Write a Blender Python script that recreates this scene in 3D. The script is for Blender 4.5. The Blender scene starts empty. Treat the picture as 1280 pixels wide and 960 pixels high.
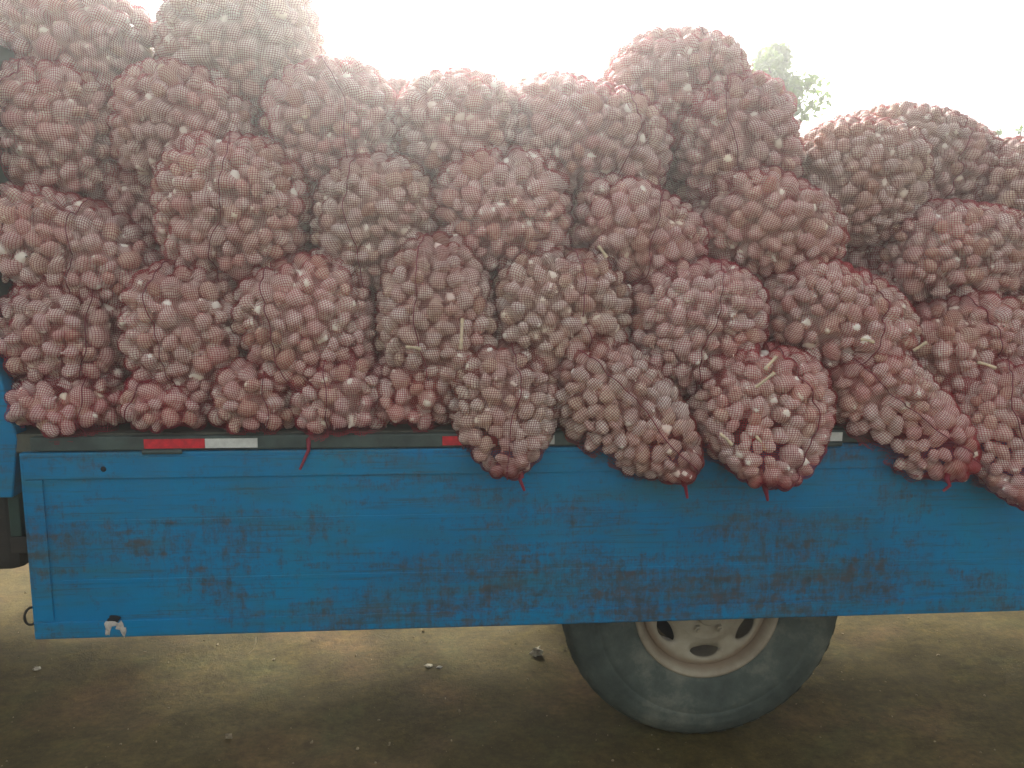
import bpy, bmesh, math, random
import numpy as np
from mathutils import Vector, Matrix, Euler

R = math.radians
SC = bpy.context.scene
COL = SC.collection
random.seed(7)
RNG = np.random.default_rng(11)

# ------------------------------------------------------------------ camera
CAM_LOC = Vector((0.0, -2.12, 1.46))
PITCH, YAW, ROLL, FPX = R(-8.6), R(-4.6), R(0.4), 1000.0
cam_d = bpy.data.cameras.new('camera')
cam = bpy.data.objects.new('camera', cam_d)
COL.objects.link(cam)
cam_d.sensor_fit = 'HORIZONTAL'
cam_d.sensor_width = 36.0
cam_d.lens = 36.0 * FPX / 1280.0
cam_d.clip_start, cam_d.clip_end = 0.05, 1000.0
CAM_M = Matrix.Translation(CAM_LOC) @ Matrix.Rotation(YAW, 4, 'Z') @ Matrix.Rotation(R(90) + PITCH, 4, 'X') @ Matrix.Rotation(ROLL, 4, 'Z')
cam.matrix_world = CAM_M
SC.camera = cam


def at(px, py, Y):
    """the point of the plane y = Y that the photograph shows at pixel (px, py)"""
    d = CAM_M.to_3x3() @ Vector(((px - 640) / FPX, (480 - py) / FPX, -1.0))
    t = (Y - CAM_LOC.y) / d.y
    return CAM_LOC + d * t


def at_z(px, py, Z):
    d = CAM_M.to_3x3() @ Vector(((px - 640) / FPX, (480 - py) / FPX, -1.0))
    return CAM_LOC + d * ((Z - CAM_LOC.z) / d.z)


# ------------------------------------------------------------------ light
SUN_EL, SUN_AZ = R(34), R(-4)          # azimuth measured from +Y towards +X
w = bpy.data.worlds.new('World')
SC.world = w
w.use_nodes = True
nt = w.node_tree
bg = nt.nodes['Background']
sky = nt.nodes.new('ShaderNodeTexSky')
sky.sky_type = 'NISHITA'
sky.sun_disc = False
sky.sun_elevation = SUN_EL
sky.sun_rotation = SUN_AZ
sky.air_density = 1.0
sky.dust_density = 6.0
sky.ozone_density = 1.0
hsv = nt.nodes.new('ShaderNodeHueSaturation')      # overcast: the blue of a clear sky is mostly veiled
hsv.inputs['Saturation'].default_value = 0.12
nt.links.new(sky.outputs[0], hsv.inputs['Color'])
nt.links.new(hsv.outputs[0], bg.inputs[0])
bg.inputs[1].default_value = 0.12
sd = bpy.data.lights.new('sun', 'SUN')
sd.energy = 3.2
sd.angle = R(12)
sd.color = (1.0, 0.96, 0.84)
sun = bpy.data.objects.new('sun', sd)
COL.objects.link(sun)
sdir = Vector((math.sin(SUN_AZ) * math.cos(SUN_EL), math.cos(SUN_AZ) * math.cos(SUN_EL), math.sin(SUN_EL)))
sun.rotation_euler = sdir.to_track_quat('Z', 'Y').to_euler()
sun.location = sdir * 30
vs = SC.view_settings
vs.view_transform = 'Standard'
vs.look = 'None'
vs.exposure = 1.65
vs.gamma = 1.0
vs.use_curve_mapping = False
SC.cycles.use_denoising = True
SC.cycles.max_bounces = 8
SC.cycles.volume_bounces = 1

# ------------------------------------------------------------------ material helpers


def new_mat(name):
    m = bpy.data.materials.new(name)
    m.use_nodes = True
    t = m.node_tree
    b = t.nodes['Principled BSDF']
    return m, t, b


def nd(t, kind, **kw):
    n = t.nodes.new(kind)
    for k, v in kw.items():
        if k in n.inputs:
            n.inputs[k].default_value = v
        else:
            setattr(n, k, v)
    return n


def ramp(t, fac, stops):
    r = t.nodes.new('ShaderNodeValToRGB')
    el = r.color_ramp.elements
    while len(el) < len(stops):
        el.new(0.5)
    for e, (p, c) in zip(el, stops):
        e.position = p
        e.color = (*c, 1) if len(c) == 3 else c
    t.links.new(fac, r.inputs[0])
    return r.outputs[0]


def mix(t, fac, a, b, mode='MIX'):
    n = t.nodes.new('ShaderNodeMix')
    n.data_type = 'RGBA'
    n.blend_type = mode
    for sock, v in ((n.inputs[0], fac), (n.inputs[6], a), (n.inputs[7], b)):
        if isinstance(v, bpy.types.NodeSocket):
            t.links.new(v, sock)
        elif isinstance(v, (int, float)):
            sock.default_value = v
        else:
            sock.default_value = (*v, 1)
    return n.outputs[2]


def noise(t, vec, scale, detail=4, rough=0.55, stretch=None, off=None):
    if stretch or off:
        mp = t.nodes.new('ShaderNodeMapping')
        mp.inputs['Scale'].default_value = stretch or (1, 1, 1)
        mp.inputs['Location'].default_value = off or (0, 0, 0)
        t.links.new(vec, mp.inputs[0])
        vec = mp.outputs[0]
    n = nd(t, 'ShaderNodeTexNoise', Scale=scale, Detail=detail, Roughness=rough)
    t.links.new(vec, n.inputs['Vector'])
    return n.outputs['Fac']


def bump(t, b, h, strength, dist):
    n = nd(t, 'ShaderNodeBump', Strength=strength, Distance=dist)
    t.links.new(h, n.inputs['Height'])
    t.links.new(n.outputs[0], b.inputs['Normal'])


def objcoord(t):
    return t.nodes.new('ShaderNodeTexCoord').outputs['Object']


def geopos(t):
    return t.nodes.new('ShaderNodeNewGeometry').outputs['Position']


def simple(name, col, rough=0.7, var=0.25, scale=12, bmp=0.0, metal=0.0):
    m, t, b = new_mat(name)
    v = geopos(t)
    f = noise(t, v, scale)
    c = ramp(t, f, [(0.3, tuple(x * (1 - var) for x in col)), (0.7, tuple(min(1, x * (1 + var)) for x in col))])
    t.links.new(c, b.inputs['Base Color'])
    b.inputs['Roughness'].default_value = rough
    b.inputs['Metallic'].default_value = metal
    if bmp:
        bump(t, b, noise(t, v, scale * 4), bmp, 0.01)
    return m


# garlic skin: cream with brown-violet streaks that run from root to neck
def garlic_mat():
    m, t, b = new_mat('garlic_skin')
    oc = objcoord(t)
    oi = t.nodes.new('ShaderNodeObjectInfo')
    rnd = oi.outputs['Random']
    base = ramp(t, rnd, [(0.0, (0.90, 0.84, 0.72)), (0.25, (0.93, 0.89, 0.82)), (0.45, (0.84, 0.72, 0.60)),
                         (0.6, (0.92, 0.88, 0.80)), (0.8, (0.82, 0.64, 0.57)), (0.93, (0.88, 0.79, 0.62)), (1.0, (0.62, 0.46, 0.34))])
    n1 = noise(t, oc, 3.2, 5, 0.6, stretch=(3.0, 3.0, 0.45))
    st = ramp(t, n1, [(0.48, (0, 0, 0)), (0.66, (0.65, 0.65, 0.65))])
    vio = ramp(t, oi.outputs['Random'], [(0.0, (0.42, 0.20, 0.19)), (0.4, (0.55, 0.30, 0.27)), (0.7, (0.36, 0.17, 0.18)), (1.0, (0.50, 0.29, 0.22))])
    patch = ramp(t, noise(t, oc, 0.9, 2, 0.5, off=(3, 1, 2)), [(0.44, (0.15, 0.15, 0.15)), (0.64, (1, 1, 1))])
    st = mix(t, 1.0, st, patch, 'MULTIPLY')
    c = mix(t, st, base, vio)
    n2 = noise(t, oc, 1.4, 4, 0.6)
    sp = ramp(t, n2, [(0.58, (0, 0, 0)), (0.75, (0.55, 0.55, 0.55))])
    c = mix(t, sp, c, (0.40, 0.27, 0.17))
    t.links.new(c, b.inputs['Base Color'])
    b.inputs['Roughness'].default_value = 0.55
    b.inputs['Subsurface Weight'].default_value = 0.0
    bump(t, b, n1, 0.35, 0.15)
    return m


def net_mat(name, col, var, trans=0.25):
    m, t, b = new_mat(name)
    v = geopos(t)
    c = ramp(t, noise(t, v, 7, 3), [(0.3, tuple(x * (1 - var) for x in col)), (0.7, tuple(x * (1 + var) for x in col))])
    t.links.new(c, b.inputs['Base Color'])
    b.inputs['Roughness'].default_value = 0.5
    tr = nd(t, 'ShaderNodeBsdfTranslucent')
    t.links.new(c, tr.inputs[0])
    mx = t.nodes.new('ShaderNodeMixShader')
    mx.inputs[0].default_value = trans
    out = t.nodes['Material Output']
    t.links.new(b.outputs[0], mx.inputs[1])
    t.links.new(tr.outputs[0], mx.inputs[2])
    t.links.new(mx.outputs[0], out.inputs[0])
    return m


def paint_mat():
    m, t, b = new_mat('worn_blue_paint')
    v = geopos(t)
    big = noise(t, v, 2.2, 4, 0.6)
    blue = ramp(t, big, [(0.3, (0.001, 0.160, 0.35)), (0.52, (0.001, 0.205, 0.43)), (0.72, (0.001, 0.225, 0.39))])
    # chalky greenish fading in horizontal smears
    fade = noise(t, v, 3.0, 6, 0.65, stretch=(0.8, 1, 5.0))
    blue = mix(t, ramp(t, fade, [(0.48, (0, 0, 0)), (0.70, (0.8, 0.8, 0.8))]), blue, (0.025, 0.16, 0.22))
    # rust freckles, thicker in bands
    n1 = noise(t, v, 38, 8, 0.80, stretch=(0.9, 1, 0.8))
    n_h = noise(t, v, 14, 6, 0.75, stretch=(0.30, 1, 3.2))
    n_v = noise(t, v, 14, 6, 0.75, stretch=(3.4, 1, 0.45), off=(2, 0, 5))
    hv = mix(t, 0.5, n_h, n_v)
    n1 = mix(t, 0.55, n1, hv)
    msk = noise(t, v, 2.6, 3, 0.6, stretch=(0.8, 1, 2.2), off=(3.1, 0, 1.7))
    sepz = t.nodes.new('ShaderNodeSeparateXYZ')
    t.links.new(v, sepz.inputs[0])
    # wear is heaviest in a scraped field on the lower half over the wheel
    def span(sock, lo0, lo1, hi0, hi1):
        u = nd(t, 'ShaderNodeMapRange', interpolation_type='SMOOTHSTEP')
        u.inputs[1].default_value, u.inputs[2].default_value = lo0, lo1
        t.links.new(sock, u.inputs[0])
        v2 = nd(t, 'ShaderNodeMapRange', interpolation_type='SMOOTHSTEP')
        v2.inputs[1].default_value, v2.inputs[2].default_value = hi0, hi1
        v2.inputs[3].default_value, v2.inputs[4].default_value = 1.0, 0.0
        t.links.new(sock, v2.inputs[0])
        p_ = t.nodes.new('ShaderNodeMath')
        p_.operation = 'MULTIPLY'
        t.links.new(u.outputs[0], p_.inputs[0])
        t.links.new(v2.outputs[0], p_.inputs[1])
        return p_.outputs[0]
    fx = span(sepz.outputs[0], -0.50, 0.0, 0.85, 1.5)
    fz = span(sepz.outputs[2], 0.38, 0.46, 0.60, 0.82)
    fld = t.nodes.new('ShaderNodeMath')
    fld.operation = 'MULTIPLY'
    t.links.new(fx, fld.inputs[0])
    t.links.new(fz, fld.inputs[1])
    add = t.nodes.new('ShaderNodeMath')
    add.operation = 'MULTIPLY_ADD'
    t.links.new(msk, add.inputs[0])
    add.inputs[1].default_value = 0.45
    t.links.new(n1, add.inputs[2])
    add2 = t.nodes.new('ShaderNodeMath')
    add2.operation = 'MULTIPLY_ADD'
    t.links.new(fld.outputs[0], add2.inputs[0])
    add2.inputs[1].default_value = 0.062
    t.links.new(add.outputs[0], add2.inputs[2])
    rust_f = ramp(t, add2.outputs[0], [(0.725, (0, 0, 0)), (0.85, (0.85, 0.85, 0.85))])
    rust_c = ramp(t, noise(t, v, 40, 3), [(0.35, (0.055, 0.056, 0.045)), (0.65, (0.105, 0.070, 0.045))])
    c = mix(t, rust_f, blue, rust_c)
    # long horizontal scratches
    sc = noise(t, v, 9, 5, 0.7, stretch=(0.35, 1, 9))
    c = mix(t, ramp(t, sc, [(0.54, (0, 0, 0)), (0.68, (0.75, 0.75, 0.75))]), c, (0.045, 0.10, 0.12))
    dust = noise(t, v, 5, 5, 0.7, stretch=(2.2, 1, 0.6), off=(7, 0, 2))
    c = mix(t, ramp(t, dust, [(0.5, (0, 0, 0)), (0.8, (0.35, 0.35, 0.35))]), c, (0.07, 0.15, 0.17))
    t.links.new(c, b.inputs['Base Color'])
    rr = ramp(t, rust_f, [(0, (0.48,) * 3), (1, (0.9,) * 3)])
    t.links.new(rr, b.inputs['Roughness'])
    b.inputs['Specular IOR Level'].default_value = 0.2
    bump(t, b, add2.outputs[0], 0.25, 0.006)
    return m


def ground_mat():
    m, t, b = new_mat('packed_earth')
    v = geopos(t)
    a = noise(t, v, 1.1, 6, 0.62)
    c = ramp(t, a, [(0.28, (0.046, 0.035, 0.011)), (0.48, (0.075, 0.057, 0.018)), (0.60, (0.098, 0.075, 0.027)), (0.76, (0.14, 0.107, 0.044))])
    red = noise(t, v, 2.6, 4, 0.6, off=(4, 2, 0))
    c = mix(t, ramp(t, red, [(0.52, (0, 0, 0)), (0.68, (0.6, 0.6, 0.6))]), c, (0.145, 0.084, 0.038))
    grn = noise(t, v, 3.4, 4, 0.6, off=(9, 5, 0))
    c = mix(t, ramp(t, grn, [(0.54, (0, 0, 0)), (0.72, (0.5, 0.5, 0.5))]), c, (0.082, 0.090, 0.032))
    mid = noise(t, v, 9, 6, 0.72, stretch=(1, 1.6, 1))
    c = mix(t, 0.8, c, ramp(t, mid, [(0.32, (0.55, 0.54, 0.50)), (0.5, (1, 1, 1)), (0.66, (1.5, 1.45, 1.35))]), 'MULTIPLY')
    fine = noise(t, v, 42, 6, 0.75)
    c = mix(t, 0.75, c, ramp(t, fine, [(0.30, (0.35, 0.33, 0.30)), (0.55, (1, 1, 1)), (0.74, (1.6, 1.5, 1.35))]), 'MULTIPLY')
    gr = noise(t, v, 160, 3, 0.7)
    c = mix(t, ramp(t, gr, [(0.66, (0, 0, 0)), (0.74, (0.55, 0.55, 0.55))]), c, (0.36, 0.30, 0.20))
    t.links.new(c, b.inputs['Base Color'])
    b.inputs['Roughness'].default_value = 0.95
    b.inputs['Specular IOR Level'].default_value = 0.15
    h = mix(t, 0.35, fine, gr)
    bump(t, b, h, 0.7, 0.012)
    return m


def tyre_mat():
    m, t, b = new_mat('dusty_rubber')
    v = objcoord(t)
    f = noise(t, v, 5, 7, 0.72)
    c = ramp(t, f, [(0.36, (0.036, 0.050, 0.042)), (0.52, (0.072, 0.092, 0.076)), (0.66, (0.17, 0.18, 0.14))])
    t.links.new(c, b.inputs['Base Color'])
    b.inputs['Roughness'].default_value = 0.8
    bump(t, b, noise(t, v, 60, 4), 0.25, 0.004)
    return m


def rim_mat():
    m, t, b = new_mat('dirty_cream_paint')
    v = objcoord(t)
    f = noise(t, v, 9, 6, 0.65)
    c = ramp(t, f, [(0.3, (0.23, 0.195, 0.135)), (0.5, (0.34, 0.30, 0.215)), (0.7, (0.42, 0.385, 0.285))])
    ln = t.nodes.new('ShaderNodeVectorMath')
    ln.operation = 'LENGTH'
    t.links.new(v, ln.inputs[0])
    # rust film where the disc meets the rim ring
    ring = ramp(t, ln.outputs['Value'], [(0.155, (0, 0, 0)), (0.170, (0.55, 0.55, 0.55)), (0.182, (0.75, 0.75, 0.75)), (0.190, (0.1, 0.1, 0.1))])
    c = mix(t, ring, c, (0.23, 0.145, 0.085))
    t.links.new(c, b.inputs['Base Color'])
    b.inputs['Roughness'].default_value = 0.65
    bump(t, b, noise(t, v, 45, 4), 0.15, 0.003)
    return m


M = dict(
    garlic=garlic_mat(),
    net=net_mat('red_net', (0.35, 0.019, 0.030), 0.3, 0.3),
    net_b=net_mat('brown_red_net', (0.27, 0.030, 0.026), 0.3, 0.3),
    net_c=net_mat('violet_red_net', (0.35, 0.017, 0.040), 0.3, 0.3),
    seam=net_mat('red_seam_thread', (0.24, 0.032, 0.05), 0.2),
    tie=net_mat('red_tie_string', (0.30, 0.020, 0.048), 0.2),
    paint=paint_mat(), ground=ground_mat(), tyre=tyre_mat(), rim=rim_mat(),
    stalk=simple('dry_stalk', (0.60, 0.50, 0.34), 0.8, 0.3, 60),
    red_tape=simple('red_tape', (0.62, 0.018, 0.035), 0.4, 0.25, 60),
    white_tape=simple('white_tape', (0.62, 0.66, 0.62), 0.45, 0.15, 60),
    rail=simple('weathered_rail_steel', (0.050, 0.078, 0.070), 0.7, 0.4, 14, 0.2),
    deck=simple('dirty_deck', (0.09, 0.095, 0.07), 0.85, 0.4, 10, 0.3),
    green=simple('shaded_headboard_paint', (0.020, 0.055, 0.040), 0.6, 0.3, 6),  # blue-green headboard paint with its shadow put into the colour
    glass=simple('dark_glass', (0.02, 0.025, 0.028), 0.08, 0.1, 3),
    dark=simple('grimy_chassis', (0.030, 0.026, 0.020), 0.8, 0.4, 10, 0.2),
    steel=simple('bare_steel', (0.35, 0.34, 0.31), 0.5, 0.3, 40, 0.1, 0.4),
    bark=simple('bark', (0.16, 0.12, 0.08), 0.9, 0.3, 14, 0.4),
    leaf=net_mat('leaf', (0.12, 0.20, 0.018), 0.4, 0.6),
    roofing=simple('pale_roof', (0.70, 0.70, 0.68), 0.5, 0.1, 4),
    sheet=simple('grey_green_sheet', (0.30, 0.36, 0.32), 0.6, 0.2, 3),
    fascia=simple('dark_fascia', (0.16, 0.12, 0.11), 0.7, 0.2, 6),
    paper=simple('scrap_paper', (0.42, 0.38, 0.29), 0.8, 0.2, 60),
    stone=simple('pebble', (0.27, 0.22, 0.14), 0.9, 0.35, 30),
    chip=simple('peeled_filler', (0.46, 0.43, 0.38), 0.8, 0.3, 90),
    hole=simple('hole_rim', (0.01, 0.012, 0.014), 0.9, 0.1, 20),
)

# ------------------------------------------------------------------ object helpers


def link(name, me, mat=None, parent=None, loc=None):
    o = bpy.data.objects.new(name, me)
    COL.objects.link(o)
    if mat is not None and me is not None and not me.materials:
        me.materials.append(mat)
    if parent is not None:
        o.parent = parent
    if loc is not None:
        o.location = loc
    return o


def thing(name, label, cat, loc=(0, 0, 0), group=None):
    o = link(name, None, loc=loc)
    o.empty_display_size = 0.1
    return tag(o, label, cat, group)


def tag(o, label=None, cat=None, group=None, kind=None):
    for k, v in (('label', label), ('category', cat), ('group', group), ('kind', kind)):
        if v:
            o[k] = v
    return o


def mesh_np(name, V, F, smooth=True):
    """mesh from (n,3) vertices and (m,4) quads or (m,3) triangles"""
    V = np.asarray(V, np.float32)
    F = np.asarray(F, np.int32)
    me = bpy.data.meshes.new(name)
    me.vertices.add(len(V))
    me.vertices.foreach_set('co', V.ravel())
    k = F.shape[1]
    me.loops.add(F.size)
    me.loops.foreach_set('vertex_index', F.ravel())
    me.polygons.add(len(F))
    me.polygons.foreach_set('loop_start', np.arange(0, F.size, k, dtype=np.int32))
    me.polygons.foreach_set('loop_total', np.full(len(F), k, np.int32))
    me.polygons.foreach_set('use_smooth', np.full(len(F), smooth, bool))
    me.update(calc_edges=True)
    return me


def mesh_bm(name, bm, smooth=False):
    bmesh.ops.recalc_face_normals(bm, faces=bm.faces)
    me = bpy.data.meshes.new(name)
    bm.to_mesh(me)
    bm.free()
    if smooth:
        me.polygons.foreach_set('use_smooth', [True] * len(me.polygons))
    return me


def add_box(bm, lo, hi, bev=0.0):
    lo, hi = Vector(lo), Vector(hi)
    r = bmesh.ops.create_cube(bm, size=1.0)
    vs_ = r['verts']
    c, s = (lo + hi) / 2, hi - lo
    for v in vs_:
        v.co = Vector((v.co.x * s.x, v.co.y * s.y, v.co.z * s.z)) + c
    if bev:
        es = list({e for v in vs_ for e in v.link_edges})
        bmesh.ops.bevel(bm, geom=es, offset=bev, segments=2, affect='EDGES', profile=0.6)


def box(name, lo, hi, mat, parent=None, bev=0.004):
    bm = bmesh.new()
    add_box(bm, lo, hi, bev)
    return link(name, mesh_bm(name, bm), mat, parent)


def tube_np(pts, rad, seg=6):
    """tapered tube through pts; rad is a number or one per point"""
    P = np.asarray(pts, float)
    n = len(P)
    rad = np.full(n, rad) if np.isscalar(rad) else np.asarray(rad, float)
    T = np.gradient(P, axis=0)
    T /= np.linalg.norm(T, axis=1)[:, None] + 1e-9
    ref = np.array([0.13, 0.21, 0.97]) if abs(T[:, 2]).mean() < 0.8 else np.array([0.97, 0.1, 0.2])
    A = np.cross(T, ref)
    A /= np.linalg.norm(A, axis=1)[:, None] + 1e-9
    B = np.cross(T, A)
    ang = np.linspace(0, 2 * np.pi, seg, endpoint=False)
    V = (P[:, None] + rad[:, None, None] * (np.cos(ang)[None, :, None] * A[:, None] + np.sin(ang)[None, :, None] * B[:, None])).reshape(-1, 3)
    F = []
    for i in range(n - 1):
        for j in range(seg):
            k = (j + 1) % seg
            F.append((i * seg + j, i * seg + k, (i + 1) * seg + k, (i + 1) * seg + j))
    return V, np.array(F)


def lathe_y(profile, seg=64):
    """profile of (radius, y) turned about the y axis"""
    P = np.asarray(profile, float)
    n = len(P)
    ang = np.linspace(0, 2 * np.pi, seg, endpoint=False)
    V = np.stack([P[:, 0][:, None] * np.cos(ang), np.repeat(P[:, 1][:, None], seg, 1), P[:, 0][:, None] * np.sin(ang)], -1).reshape(-1, 3)
    F = [(i * seg + j, i * seg + (j + 1) % seg, (i + 1) * seg + (j + 1) % seg, (i + 1) * seg + j) for i in range(n - 1) for j in range(seg)]
    return V, np.array(F)


def join(parts):
    Vs, Fs, k = [], [], 0
    for V, F in parts:
        Vs.append(V)
        Fs.append(F + k)
        k += len(V)
    return np.concatenate(Vs), np.concatenate(Fs)


# ------------------------------------------------------------------ ground
gx = np.concatenate([np.linspace(-70, -4, 24)[:-1], np.linspace(-4, 4, 161), np.linspace(4, 70, 24)[1:]])
gy = np.concatenate([np.linspace(-70, -3, 24)[:-1], np.linspace(-3, 5, 161), np.linspace(5, 70, 24)[1:]])
GX, GY = np.meshgrid(gx, gy, indexing='ij')


def ground_h(x, y):
    return (0.006 * np.sin(2.1 * x + 0.7 * y) + 0.006 * np.sin(1.3 * y - 2.7 * x + 1) + 0.004 * np.sin(5.3 * x + 3.9 * y)
            + 0.003 * np.sin(9.1 * y - 4.2 * x + 2) + 0.002 * np.sin(17 * x + 13 * y) + 0.002 * np.sin(21 * y - 15 * x)) - 0.006


GZ = ground_h(GX, GY)
ni, nj = GX.shape
idx = np.arange(ni * nj).reshape(ni, nj)
gf = np.stack([idx[:-1, :-1], idx[1:, :-1], idx[1:, 1:], idx[:-1, 1:]], -1).reshape(-1, 4)
ground = tag(link('ground', mesh_np('ground', np.stack([GX, GY, GZ], -1).reshape(-1, 3), gf), M['ground']), kind='structure')

# ------------------------------------------------------------------ truck
BED_X0, BED_X1, BED_Y1 = -1.085, 2.95, 2.0
Z_TOP = at(640, 560, 0.0).z           # top edge of the lowered side board
Z_BOT = at(640, 783, 0.0).z
Z_DECK = Z_TOP + 0.045
truck = thing('truck', 'blue flatbed truck with its rusty side board let down', 'truck', (0.9, 1.0, 0))
TL = Vector((0.9, 1.0, 0))


def tp(o):
    """part of the truck that was modelled in world coordinates"""
    o.parent = truck
    o.location = -TL
    return o


tp(box('deck', (-1.168, 0.03, Z_DECK - 0.05), (BED_X1, BED_Y1, Z_DECK), M['deck'], bev=0.003))
rail = tp(box('edge_rail', (BED_X0, 0.004, Z_TOP + 0.004), (BED_X1, 0.028, Z_DECK - 0.004), M['rail'], bev=0.004))
# reflective tape on the edge rail
for x0, x1, x2 in ((180, 256, 322), (553, 622, 693), (926, 990, 1052)):
    xs = [at(x, 555, 0.003).x for x in (x0, x1, x2)]
    zc0, zc1 = Z_TOP + 0.009, Z_DECK - 0.011
    box('red_tape_strip', (xs[0], 0.0015, zc0), (xs[1], 0.0038, zc1), M['red_tape'], rail, 0.0)
    box('white_tape_strip', (xs[1] + 0.001, 0.0012, zc0), (xs[2], 0.0037, zc1), M['white_tape'], rail, 0.0)

# side board hanging down on its hinges: a folded sheet with a raised border and bottom lip
BX0, BX1 = at(22, 562, 0).x, 2.93
bm = bmesh.new()
add_box(bm, (BX0, 0.002, Z_BOT), (BX1, 0.026, Z_TOP), 0.005)
board = tp(link('side_board', mesh_bm('side_board', bm), M['paint']))
zr = at(200, 597, 0).z
xr = at(55, 620, 0).x
box('border_rib', (BX0 + 0.012, -0.0035, zr), (BX1 - 0.012, 0.0035, Z_TOP - 0.012), M['paint'], board, 0.0015)
box('border_rib', (BX0 + 0.012, -0.0035, Z_BOT + 0.055), (xr, 0.0035, zr - 0.002), M['paint'], board, 0.0015)
box('bottom_lip', (BX0 + 0.004, -0.004, Z_BOT + 0.006), (BX1 - 0.004, 0.003, Z_BOT + 0.05), M['paint'], board, 0.002)
# pressed swage lines across the sheet
for zz in (0.30, 0.62):
    z0 = Z_BOT + (Z_TOP - Z_BOT) * zz
    box('swage_line', (xr + 0.03, 0.0008, z0), (BX1 - 0.1, 0.003, z0 + 0.012), M['paint'], board, 0.001)
# bolt hole, peeled patch, lashing ring, dangling thread
hp = at(130, 586, 0)
V, F = lathe_y([(0.0001, -0.0052), (0.006, -0.0052), (0.0075, -0.0035), (0.0075, 0.0)], 16)
link('bolt_hole_disc', mesh_np('bolt_hole_disc', V + np.array(hp), F), M['hole'], board)  # raised dark disc standing in for the small hole
pc = at(146, 784, 0)
pv, pf = [], []
for k in range(5):
    ox, oz, sx, sz = [(-0.020, 0.004, 0.009, 0.020), (-0.006, 0.012, 0.018, 0.008), (0.012, 0.004, 0.011, 0.014), (0.019, -0.010, 0.008, 0.014), (-0.024, -0.012, 0.006, 0.008)][k]
    n0 = len(pv)
    pv.append((pc.x + ox, -0.0085, pc.z + oz))
    for q in range(9):
        a = q / 9 * 2 * math.pi
        rr = 1 + 0.3 * math.sin(3 * a + k * 2)
        pv.append((pc.x + ox + sx * rr * math.cos(a), -0.0045 - 0.002 * (q % 2), pc.z + oz + sz * rr * math.sin(a)))
    pf += [(n0, n0 + 1 + q, n0 + 1 + (q + 1) % 9) for q in range(9)]
link('peeled_patch', mesh_np('peeled_patch', pv, np.array(pf)), M['chip'], board)
V, F = lathe_y([(0.0003, -0.0052), (0.5, -0.0052), (1.0, -0.0042)], 14)
V = V * np.array([0.017, 1, 0.011])
V[:, 0] += 0.004 * np.sin(V[:, 2] * 400)
link('rust_hole', mesh_np('rust_hole', V + np.array([pc.x - 0.004, 0, pc.z + 0.026]), F), M['hole'], board)
rp = at(39, 770, 0.012)
a = np.linspace(0, 2 * np.pi, 25)
V, F = tube_np(np.stack([rp.x + 0.011 * np.cos(a), 0.012 + 0.012 * np.cos(a), rp.z + 0.024 * np.sin(a)], 1), 0.0035)
link('lashing_ring', mesh_np('lashing_ring', V, F), M['dark'], board)
th = [at(320, 796, 0.012), at(320, 803, 0.006), at(317, 811, 0.0), at(311, 817, -0.004)]
V, F = tube_np(np.array([tuple(p) for p in th]), 0.0012, 5)
link('loose_thread', mesh_np('loose_thread', V, F), M['stalk'], board)
# hinges between rail and board
for hx in (-0.75, 0.15, 1.05, 1.95, 2.7):
    V, F = tube_np([(hx - 0.05, -0.003, Z_TOP + 0.001), (hx, -0.003, Z_TOP + 0.001), (hx + 0.05, -0.003, Z_TOP + 0.001)], 0.006, 8)
    link('hinge', mesh_np('hinge', V, F), M['rail'], board)

# front corner post (tapered stake) and headboard
pA = [at(-8, 436, 0.03), at(22, 549, 0.03), at(16, 622, 0.03), at(-60, 622, 0.03), at(-60, 360, 0.03), at(-22, 360, 0.03)]
bm = bmesh.new()
f1 = [bm.verts.new((p.x, 0.028, p.z)) for p in pA]
f2 = [bm.verts.new((p.x, 0.085, p.z)) for p in pA]
bm.faces.new(f1)
bm.faces.new(f2[::-1])
for i in range(len(pA)):
    j = (i + 1) % len(pA)
    bm.faces.new((f1[i], f2[i], f2[j], f1[j]))
bmesh.ops.bevel(bm, geom=bm.edges[:], offset=0.003, segments=1, affect='EDGES')
tp(link('corner_post', mesh_bm('corner_post', bm), M['paint']))
HX = -1.17
ZH = at(8, 47, 0.12).z
hb = tp(box('headboard', (HX - 0.03, 0.09, Z_DECK - 0.3), (HX, BED_Y1, ZH), M['green']))
for yy in (0.45, 0.9, 1.35, 1.8):
    box('headboard_rib', (HX, yy - 0.025, Z_DECK), (HX + 0.028, yy + 0.025, ZH - 0.02), M['green'], hb)
tp(box('far_side_board', (BX0, BED_Y1 + 0.004, Z_DECK - 0.05), (BX1, BED_Y1 + 0.03, Z_DECK + 0.42), M['paint']))
tp(box('tail_board', (BED_X1 + 0.002, 0.05, Z_DECK + 0.003), (BED_X1 + 0.035, BED_Y1 - 0.03, Z_DECK + 0.42), M['paint']))
# cab, outside the picture to the left: it shades the ground there
bm = bmesh.new()
for lo_, hi_, bv_ in (((-3.0, 0.14, 0.97), (-1.215, 1.90, 1.24), 0.04), ((-2.75, 0.20, 1.20), (-1.22, 1.84, 2.02), 0.10)):
    add_box(bm, lo_, hi_, bv_)
cab = tp(link('cab', mesh_bm('cab', bm), M['paint']))
box('rear_window', (-1.222, 0.55, 1.40), (-1.214, 1.50, 1.80), M['glass'], cab, 0.002)
box('side_window', (-2.50, 0.192, 1.32), (-1.62, 0.199, 1.85), M['glass'], cab, 0.002)
tp(box('cab_sill', (-2.98, 0.16, 0.58), (-1.216, 1.88, 0.967), M['dark'], bev=0.03))
box('door', (-2.62, 0.128, 0.99), (-1.55, 0.139, 1.20), M['paint'], cab, 0.003)
box('door_handle', (-1.78, 0.112, 1.08), (-1.64, 0.127, 1.11), M['steel'], cab, 0.003)
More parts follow.
